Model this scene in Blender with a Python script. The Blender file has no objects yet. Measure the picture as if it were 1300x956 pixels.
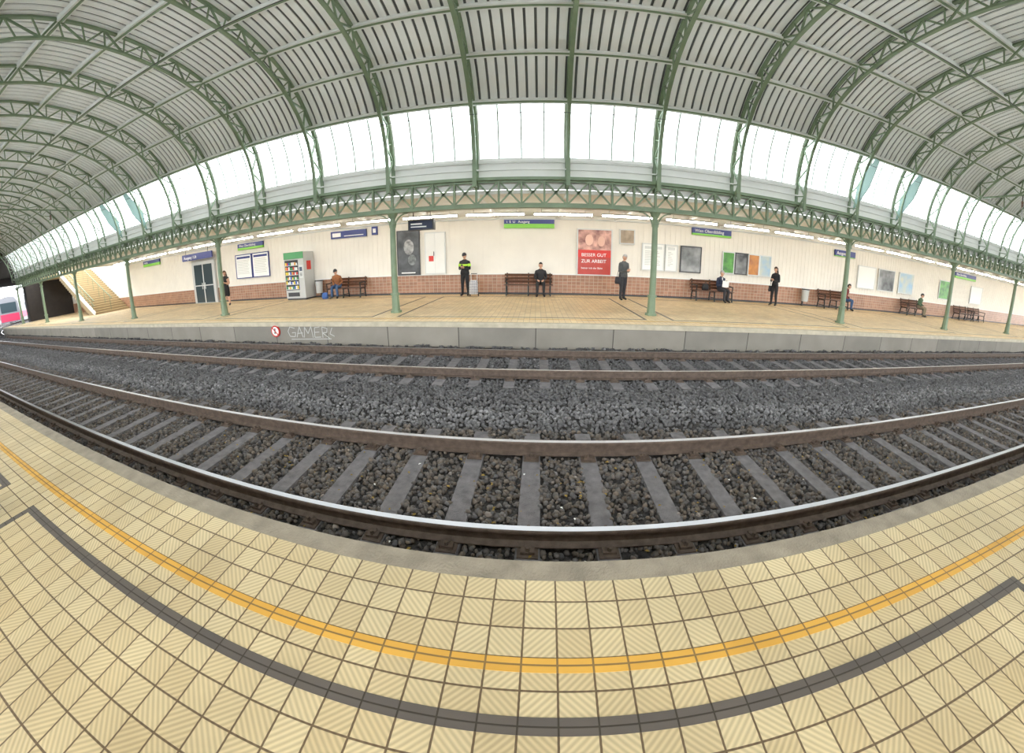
import bpy, math, random
import numpy as np
from mathutils import Matrix, Vector, Quaternion
random.seed(7); rng=np.random.default_rng(7)
COL=bpy.context.scene.collection
bpy.context.scene.view_settings.view_transform='Standard'
# ------------------------------------------------------------------ materials
def M(name,col,rough=.6,metal=0.,var=0.,vscale=4.,bump=0.,bscale=40.,emit=0.,col2=None):
    m=bpy.data.materials.new(name);m.use_nodes=True;nt=m.node_tree;b=nt.nodes['Principled BSDF']
    b.inputs['Roughness'].default_value=rough;b.inputs['Metallic'].default_value=metal
    c=(*col,1)
    b.inputs['Base Color'].default_value=c
    if var>0 or bump>0:
        g=nt.nodes.new('ShaderNodeNewGeometry')
    if var>0:
        n=nt.nodes.new('ShaderNodeTexNoise');n.inputs['Scale'].default_value=vscale;n.inputs['Detail'].default_value=6
        nt.links.new(g.outputs['Position'],n.inputs['Vector'])
        r=nt.nodes.new('ShaderNodeValToRGB');r.color_ramp.elements[0].position=.3;r.color_ramp.elements[1].position=.7
        d=col2 if col2 else tuple(x*(1-var) for x in col)
        r.color_ramp.elements[0].color=(*d,1);r.color_ramp.elements[1].color=c
        nt.links.new(n.outputs['Fac'],r.inputs['Fac']);nt.links.new(r.outputs['Color'],b.inputs['Base Color'])
    if bump>0:
        n2=nt.nodes.new('ShaderNodeTexNoise');n2.inputs['Scale'].default_value=bscale;n2.inputs['Detail'].default_value=4
        nt.links.new(g.outputs['Position'],n2.inputs['Vector'])
        bp=nt.nodes.new('ShaderNodeBump');bp.inputs['Strength'].default_value=bump;bp.inputs['Distance'].default_value=.02
        nt.links.new(n2.outputs['Fac'],bp.inputs['Height']);nt.links.new(bp.outputs['Normal'],b.inputs['Normal'])
    if emit>0:
        b.inputs['Emission Color'].default_value=c;b.inputs['Emission Strength'].default_value=emit
    return m
def tile_mat(name,c1,c2,mortar,w,h,ms,axes='XY',off=(0,0),ridge=0.,rough=.45,big=None):
    m=bpy.data.materials.new(name);m.use_nodes=True;nt=m.node_tree;N=nt.nodes.new;Lk=nt.links.new
    b=nt.nodes['Principled BSDF'];b.inputs['Roughness'].default_value=rough
    g=N('ShaderNodeNewGeometry');s=N('ShaderNodeSeparateXYZ');Lk(g.outputs['Position'],s.inputs[0])
    def math_(op,a,bb=None,cc=None):
        n=N('ShaderNodeMath');n.operation=op
        for i,q in enumerate((a,bb,cc)):
            if q is None: continue
            if isinstance(q,(int,float)): n.inputs[i].default_value=q
            else: Lk(q,n.inputs[i])
        return n.outputs[0]
    u=math_('ADD',s.outputs[axes[0]],-off[0]+100*w);v=math_('ADD',s.outputs[axes[1]],-off[1]+100*h)
    cb=N('ShaderNodeCombineXYZ');Lk(u,cb.inputs[0]);Lk(v,cb.inputs[1])
    br=N('ShaderNodeTexBrick');br.offset=0;br.squash=1
    br.inputs['Scale'].default_value=1;br.inputs['Brick Width'].default_value=w;br.inputs['Row Height'].default_value=h
    br.inputs['Mortar Size'].default_value=ms;br.inputs['Mortar Smooth'].default_value=.1
    br.inputs['Color1'].default_value=(*c1,1);br.inputs['Color2'].default_value=(*c2,1);br.inputs['Mortar'].default_value=(*mortar,1)
    Lk(cb.outputs[0],br.inputs['Vector'])
    colr=br.outputs['Color']
    no=N('ShaderNodeTexNoise');no.inputs['Scale'].default_value=1.3;no.inputs['Detail'].default_value=8;Lk(g.outputs['Position'],no.inputs['Vector'])
    mr=N('ShaderNodeMapRange');mr.inputs[1].default_value=.35;mr.inputs[2].default_value=.7;mr.inputs[3].default_value=.84;mr.inputs[4].default_value=1.03;Lk(no.outputs['Fac'],mr.inputs[0])
    mx=N('ShaderNodeVectorMath');mx.operation='SCALE';Lk(colr,mx.inputs[0]);Lk(mr.outputs[0],mx.inputs['Scale'])
    colr=mx.outputs[0]
    h_=br.outputs['Fac']
    hgt=math_('SUBTRACT',1,h_)
    if ridge>0:
        iu=math_('FLOOR',math_('DIVIDE',u,w));iv=math_('FLOOR',math_('DIVIDE',v,h))
        par=math_('MODULO',math_('ADD',iu,iv),2.)
        sg=math_('SUBTRACT',math_('MULTIPLY',par,2.),1.)
        ph=math_('MULTIPLY',math_('ADD',u,math_('MULTIPLY',sg,v)),2*math.pi*9/w/2)
        wv=math_('MULTIPLY_ADD',math_('SINE',ph),.5,.5)
        keep=math_('MULTIPLY',math_('SUBTRACT',1,h_),wv)
        k2=math_('MULTIPLY_ADD',wv,ridge,1-ridge)
        mx2=N('ShaderNodeVectorMath');mx2.operation='SCALE';Lk(colr,mx2.inputs[0]);Lk(k2,mx2.inputs['Scale']);colr=mx2.outputs[0]
        hgt=math_('ADD',hgt,math_('MULTIPLY',keep,.5))
    bp=N('ShaderNodeBump');bp.inputs['Strength'].default_value=.5;bp.inputs['Distance'].default_value=.003
    Lk(hgt,bp.inputs['Height']);Lk(bp.outputs[0],b.inputs['Normal']);Lk(colr,b.inputs['Base Color'])
    return m
GREEN=M('green_paint',(.21,.285,.18),.45,0,.22,3)
WHITE=M('white_paint',(.80,.80,.78),.6,0,.06,2)
WHITEW=M('wall_white',(.80,.76,.69),.6,0,.07,1.2)
ROOFW=M('roof_sheet_white',(.87,.89,.90),.5,0,.08,1)
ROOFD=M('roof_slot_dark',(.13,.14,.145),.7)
CEILW=M('ceiling_white',(.82,.82,.78),.6)
MULL=M('mullion_paint',(.52,.60,.55),.5)
CONC=M('concrete_edge',(.32,.275,.21),.85,0,.35,6,.4,60)
CONCL=M('coping_stone',(.56,.50,.38),.8,0,.25,5,.3,60)
CONCF=tile_mat('concrete_face',(.31,.28,.24),(.25,.23,.20),(.08,.07,.06),1.99,1.2,.012,'XZ',(0,-1.0),0,.9)
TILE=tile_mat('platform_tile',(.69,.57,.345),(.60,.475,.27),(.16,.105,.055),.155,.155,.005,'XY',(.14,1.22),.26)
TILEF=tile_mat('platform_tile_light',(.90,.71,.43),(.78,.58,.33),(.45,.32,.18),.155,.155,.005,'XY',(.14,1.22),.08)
TILEY=tile_mat('yellow_tile',(.70,.39,.065),(.63,.34,.055),(.25,.15,.05),.155,.5,.005,'XY',(.14,1.22),0)
TILED=tile_mat('dark_tile',(.12,.10,.085),(.10,.085,.075),(.04,.03,.02),.155,.075,.004,'XY',(.14,.45),0)
WAIN=tile_mat('brown_wall_tile',(.40,.205,.125),(.30,.145,.085),(.48,.36,.26),.20,.15,.009,'XZ',(0,0),0,.35)
SLEEP=M('concrete_sleeper',(.205,.19,.195),.9,0,.4,9,.4,60)
RUST=M('rail_rust',(.16,.115,.09),.7,.1,.45,12,.3,50)
RTOP=M('rail_top_steel',(.52,.51,.52),.28,1.)
BALB=M('ballast_base',(.06,.054,.052),.95,0,.6,30,1.,35)
DARK=M('dark_metal',(.03,.03,.035),.4)
BLACK=M('black_plastic',(.012,.012,.014),.4)
TUN=M('tunnel_dark',(.035,.028,.024),.9,0,.4,1.5)
WOOD=M('bench_wood',(.13,.05,.022),.45,0,.4,8)
IRON=M('cast_iron',(.03,.035,.035),.5,.5)
GREY=M('machine_grey',(.50,.51,.50),.4)
LGREY=M('light_grey',(.62,.64,.64),.4)
SIGNB=M('sign_blue',(.02,.035,.20),.4)
SIGNG=M('sign_green',(.20,.55,.05),.4)
TEXTW=M('text_white',(.9,.9,.9),.5)
RED=M('red_paint',(.62,.03,.02),.4)
PAPER=M('paper_white',(.85,.85,.83),.6)
LAMP=M('lamp_tube',(1,.97,.90),.5,emit=32.)
LEAF=M('leaf_yellow',(.30,.20,.04),.8)
TEAL=M('teal_plate',(.20,.31,.28),.5)
STAIRM=M('stair_tile',(.66,.52,.30),.6,0,.1,3)
STAIRR=M('stair_riser',(.38,.29,.17),.6,0,.1,3)
GLASSD=M('dark_glass',(.05,.07,.08),.08)
SCREEN=M('display_screen',(.02,.03,.08),.15)
BROWNI=M('insulator_brown',(.16,.06,.03),.3)
GL=bpy.data.materials.new('window_glass');GL.use_nodes=True;nt=GL.node_tree;nt.nodes.clear()
o=nt.nodes.new('ShaderNodeOutputMaterial');mx=nt.nodes.new('ShaderNodeMixShader');t=nt.nodes.new('ShaderNodeBsdfTransparent');tl=nt.nodes.new('ShaderNodeBsdfTranslucent')
t.inputs[0].default_value=(.93,.97,.98,1);tl.inputs[0].default_value=(.9,.94,.95,1);mx.inputs[0].default_value=.25
nt.links.new(t.outputs[0],mx.inputs[1]);nt.links.new(tl.outputs[0],mx.inputs[2]);nt.links.new(mx.outputs[0],o.inputs[0])
# ------------------------------------------------------------------ mesh builder
class MB:
    def __init__(s): s.v=[];s.f=[];s.m=[];s.mats=[];s.sm=[]
    def mi(s,mat):
        if mat not in s.mats: s.mats.append(mat)
        return s.mats.index(mat)
    def add(s,vs,fs,mat,smooth=False):
        o=len(s.v);s.v+= [tuple(q) for q in vs];k=s.mi(mat)
        for f in fs: s.f.append(tuple(i+o for i in f));s.m.append(k);s.sm.append(smooth)
    def merge(s,ob,mx):
        o=len(s.v);s.v+=[tuple(mx@Vector(q)) for q in ob.v]
        for f,k,q in zip(ob.f,ob.m,ob.sm): s.f.append(tuple(i+o for i in f));s.m.append(s.mi(ob.mats[k]));s.sm.append(q)
    def box(s,x0,x1,y0,y1,z0,z1,mat):
        s.add([(x0,y0,z0),(x1,y0,z0),(x1,y1,z0),(x0,y1,z0),(x0,y0,z1),(x1,y0,z1),(x1,y1,z1),(x0,y1,z1)],
              [(0,3,2,1),(4,5,6,7),(0,1,5,4),(1,2,6,5),(2,3,7,6),(3,0,4,7)],mat)
    def bar(s,p0,p1,w,h,mat,up=(1,0,0)):
        p0=Vector(p0);p1=Vector(p1);d=(p1-p0).normalized();a=Vector(up)
        if abs(d.dot(a))>.98: a=Vector((0,0,1)) if abs(d.z)<.9 else Vector((0,1,0))
        b=d.cross(a).normalized();a=b.cross(d).normalized()
        vs=[]
        for p in (p0,p1):
            for i,j in ((-1,-1),(1,-1),(1,1),(-1,1)): vs.append(p+a*(w/2*i)+b*(h/2*j))
        s.add(vs,[(0,1,2,3),(7,6,5,4),(0,4,5,1),(1,5,6,2),(2,6,7,3),(3,7,4,0)],mat)
    def cyl(s,p0,p1,r0,r1,mat,n=12,smooth=True):
        p0=Vector(p0);p1=Vector(p1);d=(p1-p0).normalized();a=Vector((1,0,0)) if abs(d.x)<.9 else Vector((0,1,0))
        b=d.cross(a).normalized();a=b.cross(d);vs=[]
        for p,r in((p0,r0),(p1,r1)):
            for i in range(n):
                t=2*math.pi*i/n;vs.append(p+a*(r*math.cos(t))+b*(r*math.sin(t)))
        s.add(vs,[(i,(i+1)%n,n+(i+1)%n,n+i) for i in range(n)],mat,smooth)
        s.add(vs[:n],[tuple(range(n))[::-1]],mat);s.add(vs[n:],[tuple(range(n))],mat)
    def ball(s,c,r,mat,nu=12,nv=8,fn=None,keep=None):
        vs=[];fs=[];Q=[]
        for j in range(nv+1):
            ph=math.pi*j/nv
            for i in range(nu):
                t=2*math.pi*i/nu
                q=Vector((math.sin(ph)*math.cos(t),math.sin(ph)*math.sin(t),math.cos(ph)));Q.append(q.copy())
                if fn: q=fn(q)
                vs.append((c[0]+q[0]*r[0],c[1]+q[1]*r[1],c[2]+q[2]*r[2]))
        for j in range(nv):
            for i in range(nu):
                f=(j*nu+i,(j+1)*nu+i,(j+1)*nu+(i+1)%nu,j*nu+(i+1)%nu)
                if keep:
                    m=(Q[f[0]]+Q[f[1]]+Q[f[2]]+Q[f[3]])/4
                    if not keep(m): continue
                fs.append(f)
        s.add(vs,fs,mat,True)
    def loft(s,rings,mat,n=16,smooth=True):
        vs=[];fs=[]
        for (c,rx,ry) in rings:
            for i in range(n):
                t=2*math.pi*i/n;vs.append((c[0]+rx*math.cos(t),c[1]+ry*math.sin(t),c[2]))
        for j in range(len(rings)-1):
            for i in range(n): fs.append((j*n+i,j*n+(i+1)%n,(j+1)*n+(i+1)%n,(j+1)*n+i))
        fs.append(tuple(range(n))[::-1]);fs.append(tuple(range((len(rings)-1)*n,len(rings)*n)))
        s.add(vs,fs,mat,smooth)
    def obj(s,name,parent=None,loc=(0,0,0),rot=0,scale=1):
        me=bpy.data.meshes.new(name);me.from_pydata(s.v,[],s.f)
        for m in s.mats: me.materials.append(m)
        me.polygons.foreach_set('material_index',s.m);me.polygons.foreach_set('use_smooth',s.sm);me.update()
        o=bpy.data.objects.new(name,me);COL.objects.link(o);o.parent=parent
        o.location=loc;o.rotation_euler=(0,0,rot);o.scale=(scale,)*3
        return o
def inst(src,name,loc,rot=0,scale=1):
    o=bpy.data.objects.new(name,src.data);COL.objects.link(o);o.location=loc;o.rotation_euler=(0,0,rot);o.scale=(scale,)*3;return o
def text(body,size,loc,mat,parent=None,rot=(math.pi/2,0,0),align='LEFT',sx=1):
    c=bpy.data.curves.new('lettering','FONT');c.body=body;c.size=size;c.align_x=align;c.materials.append(mat);c.extrude=.003
    o=bpy.data.objects.new('lettering',c);COL.objects.link(o);o.location=loc;o.rotation_euler=rot;o.parent=parent;o.scale=(sx,1,1);return o
# ------------------------------------------------------------------ layout constants
XL,XR=-45.,62.
Y1,Y2,Y3,Y4=2.19,3.69,6.46,7.96
YN,YF=1.30,8.38
ZR=-.585
YC=10.07;YW=15.44;CY=5.05;YNC=2*CY-YC
BAY=2.653;X0=.885
XS=-31.6
kx=lambda k:X0+BAY*k
def prof(t,a,b,n=2.3):
    c,s_=math.cos(t),math.sin(t)
    return (CY+a*math.copysign(abs(c)**(2/n),c),3.7+b*abs(s_)**(2/n))
def arc(a,b,n,t0=0.,t1=math.pi):
    P=[prof(t0+(t1-t0)*i/800,a,b) for i in range(801)]
    L=[0]
    for i in range(800): L.append(L[-1]+math.dist(P[i],P[i+1]))
    out=[];j=0
    for i in range(n+1):
        s_=L[-1]*i/n
        while j<799 and L[j+1]<s_: j+=1
        f=(s_-L[j])/max(1e-9,L[j+1]-L[j]);out.append((P[j][0]+(P[j+1][0]-P[j][0])*f,P[j][1]+(P[j+1][1]-P[j][1])*f))
    return out
SH=(5.13,4.2);INN=(4.70,3.78)
# ------------------------------------------------------------------ roof arches
b=MB();n=28
O=arc(*SH,n);I=arc(*INN,n)
for i in range(n):
    b.bar((0,*O[i]),(0,*O[i+1]),.11,.05,GREEN);b.bar((0,*I[i]),(0,*I[i+1]),.11,.05,GREEN)
    if i%2==0: b.bar((0,*O[i]),(0,*I[i+1]),.05,.04,GREEN)
    else: b.bar((0,*I[i]),(0,*O[i+1]),.05,.04,GREEN)
    b.bar((0,*O[i]),(0,*I[i]),.04,.03,GREEN)
src=None
for k in range(-17,24):
    if src is None: src=b.obj('roof_arch_truss',loc=(kx(k),0,0))
    else: inst(src,'roof_arch_truss',(kx(k),0,0))
S=arc(SH[0]+.06,SH[1]+.06,400)
def idx_z(z): 
    for i,p in enumerate(S):
        if p[1]>=z: return i
ib,it=idx_z(4.55),idx_z(6.18)
top=S[it:len(S)-it]
NT=28
TP=[top[int(i*(len(top)-1)/NT)] for i in range(NT+1)]
b=MB()
for i in range(NT):
    (ya,za),(yb,zb)=TP[i],TP[i+1]
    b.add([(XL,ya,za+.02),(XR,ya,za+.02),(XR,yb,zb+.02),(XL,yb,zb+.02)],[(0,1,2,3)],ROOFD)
    b.add([(XL,ya,za+.10),(XR,ya,za+.10),(XR,yb,zb+.10),(XL,yb,zb+.10)],[(0,1,2,3)],ROOFW)
nr=int((XR-XL)/.265)
def nrm(i):
    a=TP[max(0,i-1)];c=TP[min(NT,i+1)];d=Vector((0,c[0]-a[0],c[1]-a[1])).normalized()
    return Vector((0,d.z,-d.y)) if (d.z*(CY-TP[i][0])-d.y*(4-TP[i][1]))>0 else Vector((0,-d.z,d.y))
NR=[nrm(i) for i in range(NT+1)]
for r in range(nr):
    x=XL+.1+r*.265
    vs=[];w=.101
    for i in range(NT+1):
        p=Vector((x,*TP[i]));q=p+NR[i]*.025
        vs+= [p-Vector((w,0,0)),q-Vector((w*.93,0,0)),q+Vector((w*.93,0,0)),p+Vector((w,0,0))]
    fs=[]
    for i in range(NT):
        for j in range(3): fs.append((i*4+j,i*4+j+1,i*4+5+j,i*4+4+j))
    b.add(vs,fs,ROOFW)
for i in range(0,NT+1,4):
    p=Vector((0,*TP[i]))+NR[i]*.06
    b.bar((XL,p.y,p.z),(XR,p.y,p.z),.12,.15,ROOFW,up=tuple(NR[i]))
    q=p+NR[i]*.07
    b.bar((XL,q.y,q.z),(XR,q.y,q.z),.02,.05,GREEN,up=tuple(NR[i]))
b.obj('roof_vault')
for side in (0,1):
    seg=[S[int(ib+(it-ib)*j/6)] for j in range(7)]
    if side: seg=[(2*CY-y,z) for y,z in seg]
    b=MB()
    for j in range(6):
        (ya,za),(yb,zb)=seg[j],seg[j+1]
        b.add([(XL,ya,za),(XR,ya,za),(XR,yb,zb),(XL,yb,zb)],[(0,1,2,3)],GL)
    sg=-1 if side==0 else 1
    for k in range(-17,23):
        for q in range(0,4):
            x=kx(k)+ BAY*q/4
            w=.05 if q in(1,2,3) else .2
            for j in range(6):
                (ya,za),(yb,zb)=seg[j],seg[j+1]
                b.bar((x,ya+sg*.03,za),(x,yb+sg*.03,zb),w,.04,MULL if q else WHITE)
    for (y,z) in (seg[0],seg[-1]): b.bar((XL,y+sg*.04,z),(XR,y+sg*.04,z),.10,.08,WHITE,up=(0,0,1))
    b.obj('window_%d'%(side+1))
    y0=S[ib][0] if side==0 else 2*CY-S[ib][0]
    b=MB();b.box(XL,XR,min(y0,y0-sg*.1),max(y0,y0-sg*.1),3.69,4.5,WHITE)
    for z in (4.0,4.28,4.5): b.box(XL,XR,min(y0,y0+sg*.07),max(y0,y0+sg*.07),z-.02,z+.02,WHITE)
    b.obj('trim_%d'%(side+1))
for side,yc in ((0,YC),(1,YNC)):
    b=MB()
    for z,h in ((3.14,.07),(3.97,.09)):
        b.box(XL,XR,yc-.11,yc+.11,z-h/2,z+h/2,GREEN)
    b.box(XL,XR,yc-.015,yc+.015,3.14,3.25,GREEN);b.box(XL,XR,yc-.015,yc+.015,3.86,3.97,GREEN)
    st=BAY*3/12;x=kx(-17)
    while x<XR-.5:
        b.box(x-.03,x+.03,yc-.05,yc+.05,3.14,3.97,GREEN)
        b.bar((x,yc-.03,3.2),(x+st,yc-.03,3.92),.05,.03,GREEN,up=(0,0,1));b.bar((x,yc+.03,3.92),(x+st,yc+.03,3.2),.05,.03,GREEN,up=(0,0,1))
        xm=x+st/2
        b.box(xm-.05,xm+.05,yc-.045,yc+.045,3.51,3.61,GREEN)
        x+=st
    b.obj('lattice_girder')
b=MB()
b.cyl((0,0,0),(0,0,.06),.19,.19,GREEN,8,False);b.cyl((0,0,.06),(0,0,.55),.14,.12,GREEN,8,False);b.cyl((0,0,.55),(0,0,.62),.15,.15,GREEN,16)
b.cyl((0,0,.62),(0,0,2.75),.10,.085,GREEN,16);b.cyl((0,0,2.75),(0,0,2.82),.12,.12,GREEN,16);b.cyl((0,0,2.82),(0,0,3.12),.085,.085,GREEN,12)
b.cyl((0,0,2.95),(0,0,3.10),.10,.18,GREEN,8,False)
for sx in (-1,1):
    pr=None
    for i in range(7):
        t=math.pi/2*i/6;p=(sx*(.08+.42*(1-math.cos(t))),0,2.66+.43*math.sin(t))
        if pr: b.bar(pr,p,.05,.035,GREEN,up=(0,1,0))
        pr=p
src=None
for yc in (YC,YNC):
    for k in range(-17,24,3):
        if src is None: src=b.obj('steel_column',loc=(kx(k),yc,0))
        else: inst(src,'steel_column',(kx(k),yc,0))
for k in (-8,-7,4,5):
    b=MB();x=kx(k);P=[(9.95,4.15),(9.75,5.05),(8.9,5.85),(8.75,5.72),(9.2,4.9)]
    vs=[(x-.02,y,z) for y,z in P]+[(x+.02,y,z) for y,z in P]
    b.add(vs,[(0,1,2,3,4),(9,8,7,6,5)]+[(i,5+i,5+(i+1)%5,(i+1)%5) for i in range(5)],TEAL);b.obj('gusset_plate')
for k in (-9,7):
    x=kx(k);b=MB()
    b.bar((x,1.2,6.0),(x,8.9,6.0),.08,.06,GREEN)
    for y in (2.94,7.21):
        b.cyl((x,y,6.0),(x,y,5.75),.02,.02,DARK,8)
        for q in range(4): b.cyl((x,y,5.74-q*.06),(x,y,5.70-q*.06),.055,.045,BROWNI,12)
        b.cyl((x,y,5.5),(x,y,4.8),.015,.015,GREY,8);b.bar((x,y,5.5),(x,y-.8,6.0),.025,.025,GREY)
    b.obj('overhead_line_bracket')
b=MB()
for y in (2.94,7.21):
    b.cyl((XL,y,4.79),(XR,y,4.79),.006,.006,DARK,6)
b.obj('overhead_wire')
# ------------------------------------------------------------------ platforms
def platform(y0,y1,edge,name,tile,cop):
    b=MB()
    b.box(XL,XR,y0,y1,-1.1,-.004,CONCF)
    sg=1 if edge==y1 else -1
    e0,e1=sorted((edge,edge-sg*.10))
    b.box(XL,XR,e0-(0 if sg==1 else .04),e1+(.04 if sg==1 else 0),-.12,0.0,cop)
    f0,f1=sorted((edge-sg*.10,y0 if sg==1 else y1))
    b.box(XL,XR,f0,f1,-.003,0,tile)
    yy=sorted((edge-sg*.545,edge-sg*.615))
    b.box(XL,XR,yy[0],yy[1],0,.002,TILEY)
    ya=edge-sg*.81
    depth=4.6 if sg==1 else 5.2
    for k in range(-17,23,3):
        xa=kx(k)+.37;xb=kx(k+3)-.40
        q=sorted((ya,ya-sg*.075));b.box(xa,xb,q[0],q[1],0,.002,TILED)
        for xx in (xa,xb-.075):
            q=sorted((ya-sg*.075,ya-sg*(depth-.075)));b.box(xx,xx+.075,q[0],q[1],0,.002,TILED)
        q=sorted((ya-sg*depth,ya-sg*(depth-.075)));b.box(xa,xb,q[0],q[1],0,.002,TILED)
    return b.obj(name)
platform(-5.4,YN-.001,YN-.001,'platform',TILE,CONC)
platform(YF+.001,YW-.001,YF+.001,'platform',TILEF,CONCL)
# ------------------------------------------------------------------ back wall, ceilings
b=MB();b.box(XL,XR,YW,YW+.25,-1.1,3.55,WHITEW);b.box(XL,XS,YW,YW+.25,3.55,6,WHITEW);b.box(XL,XR,YW-.03,YW,0,.9,WAIN)
b.box(XS,XR,YW-.05,YW,.9,.95,WHITE);b.box(XS,XR,YW-.045,YW,0,.08,DARK)
x=XS+.1
while x<XR:
    b.box(x,x+.23,YW-.012,YW,.95,3.5,WHITEW);x+=.26
b.obj('wall_back')
b=MB();b.box(XS,XR,10.27,YW+.25,3.56,3.68,CEILW)
for k in range(-12,23):
    b.box(kx(k)-.05,kx(k)+.05,10.3,YW,3.44,3.56,CEILW)
b.obj('ceiling')
b=MB();b.box(XL,XR,-5.6,-.12,3.56,3.68,CEILW);b.obj('ceiling')
for yy in (13.4,-3.):  # far row is real; unseen near row is added to light the foreground
    b=MB();x=-29.3
    while x<XR-3:
        b.box(x,x+2.3,yy-.06,yy+.06,3.38,3.43,GREY);b.cyl((x+.02,yy,3.35),(x+2.28,yy,3.35),.035,.035,LAMP,8)
        for q in (.3,2.): b.box(x+q-.01,x+q+.01,yy-.01,yy+.01,3.43,3.56,GREY)
        x+=2.653
    b.obj('fluorescent_lamp_row')
# ------------------------------------------------------------------ end wall / tunnel
b=MB()
b.box(XL-.4,XL-.01,-5.6,.6,-1.2,9,TUN);b.box(XL-.4,XL-.01,11.0,16.,-1.2,9,TUN);b.box(XL-.4,XL-.01,.6,11.,4.2,9,TUN)
b.obj('wall_left')
def cv(x): return 0. if x>-38 else (x+38)**2/128.
b=MB()
xs=[-45.4-i*2 for i in range(10)]
for i in range(9):
    xa,xb=xs[i],xs[i+1];c0,c1=cv(xa)-.4,cv(xb)-.4
    for ys in (11.3,-.2):
        b.add([(xa,ys+c0,-1.2),(xb,ys+c1,-1.2),(xb,ys+c1,4.2),(xa,ys+c0,4.2)],[(0,1,2,3)],TUN)
    b.add([(xa,-.2+c0,4.2),(xb,-.2+c1,4.2),(xb,11.3+c1,4.2),(xa,11.3+c0,4.2)],[(0,1,2,3)],TUN)
    b.add([(xa,-.2+c0,4.3),(xb,-.2+c1,4.3),(xb,11.3+c1,4.3),(xa,11.3+c0,4.3)],[(0,1,2,3)],TUN)
b.obj('tunnel')
GRD=M('ground_gravel',(.16,.15,.13),.95,0,.4,.5)
b=MB();b.box(-400,400,-300,300,-1.4,-1.25,GRD);b.obj('ground')
# stairs
b=MB();ns=21;rn=.34;rs=.18
for i in range(ns):
    x1=XS-.2-i*rn
    b.box(x1-rn,x1,12.45,15.38,0 if i<3 else (i-3)*rs,(i+1)*rs-.03,STAIRR);b.box(x1-rn,x1+.03,12.45,15.38,(i+1)*rs-.03,(i+1)*rs,STAIRM)
x1=XS-.2-ns*rn
b.box(-44.9,x1,12.45,15.38,ns*rs-.25,ns*rs,STAIRM)
b.bar((XS,12.40,.08),(x1,12.40,ns*rs+.08),.06,.34,WHITE,up=(0,1,0))
for yy in (12.40,13.9):
    b.bar((XS+.1,yy,1.05),(x1,yy,ns*rs+1.05),.05,.05,GREEN,up=(0,1,0))
    if yy<13: b.bar((XS+.1,yy,.65),(x1,yy,ns*rs+.65),.025,.025,GREEN,up=(0,1,0))
    for i in range(0,ns,2 if yy<13 else 3):
        b.cyl((XS-.3-i*rn,yy,(i+1)*rs),(XS-.3-i*rn,yy,(i+1)*rs+1.0),.02,.02,GREEN,8)
b.obj('staircase')
# ------------------------------------------------------------------ tracks
RP=[(-.075,0),(.075,0),(.075,.012),(.012,.03),(.010,.125),(.036,.135),(.036,.160),(.028,.172),(-.028,.172),(-.036,.160),(-.036,.135),(-.010,.125),(-.012,.03),(-.075,.012)]
def track(ya,yb,xph):
    root=bpy.data.objects.new('railway_track',None);COL.objects.link(root)
    xs=list(np.arange(-86,-38,2.))+[-38,XR+20]
    for y in (ya,yb):
        b=MB();n=len(RP);vs=[];fs=[]
        for x in xs:
            for (p,q) in RP: vs.append((x,y+cv(x)+p,ZR-.172+q))
        for i in range(len(xs)-1):
            for j in range(n):
                fs.append(((i*n+j,(i+1)*n+j,(i+1)*n+(j+1)%n,i*n+(j+1)%n),RTOP if j==7 else RUST))
        b.add(vs,[f for f,m in fs if m is RUST],RUST)
        b.add(vs,[f for f,m in fs if m is RTOP],RTOP)
        b.obj('rail',root)
    b=MB();yc=(ya+yb)/2;zs=ZR-.185
    x=xph-.70*62
    while x<XR:
        w,w2=.13,.105;y0,y1=yc-1.3,yc+1.3
        if y1>YF: y1=YF-.02
        c=cv(x)
        vs=[(x-w,y0+c,zs-.18),(x+w,y0+c,zs-.18),(x+w,y1+c,zs-.18),(x-w,y1+c,zs-.18),(x-w2,y0+c+.02,zs),(x+w2,y0+c+.02,zs),(x+w2,y1+c-.02,zs),(x-w2,y1+c-.02,zs)]
        b.add(vs,[(4,5,6,7),(0,1,5,4),(1,2,6,5),(2,3,7,6),(3,0,4,7)],SLEEP)
        for y in (ya,yb):
            b.box(x-.09,x+.09,y+c-.19,y+c+.19,zs,zs+.014,RUST)
            for sy in (-1,1):
                b.box(x-.06,x+.06,y+c+sy*.12-.035,y+c+sy*.12+.035,zs+.014,zs+.045,RUST)
                b.cyl((x,y+c+sy*.13,zs+.04),(x,y+c+sy*.13,zs+.085),.022,.018,RUST,6,False)
                b.cyl((x,y+c+sy*.085,zs+.035),(x,y+c+sy*.085,zs+.05),.035,.03,RUST,6,False)
        x+=.70
    b.obj('sleepers',root)
track(Y1,Y2,-.02);track(Y3,Y4,.2)
# ------------------------------------------------------------------ ballast
def bh(x,y):
    z=np.full_like(x,-.80)
    t=np.clip((y-4.3)/.5,0,1)*np.clip((5.9-y)/.5,0,1);z=z+t*.07
    t=np.clip((y-8.02)/.25,0,1);z=z+t*.16
    z=z+.012*np.sin(x*3.1+y*2)+.010*np.sin(x*1.3-y*4)
    return z
gx=np.arange(-86,XR+10,.5);gy=np.arange(1.31,18.,.14)
b=MB();ny=len(gy)
X,Y=np.meshgrid(gx,gy,indexing='ij')
Z=bh(X,np.minimum(Y,8.3))
b.v=list(zip(X.ravel().tolist(),Y.ravel().tolist(),(Z-.015).ravel().tolist()))
gi=[(i*ny+j,(i+1)*ny+j,(i+1)*ny+j+1,i*ny+j+1) for i in range(len(gx)-1) for j in range(ny-1) if (gy[j+1]<8.4 or gx[i]<XL-.5)]
b.f=gi;b.m=[0]*len(gi);b.sm=[True]*len(gi);b.mats=[BALB]
b.obj('ballast_bed')
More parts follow.
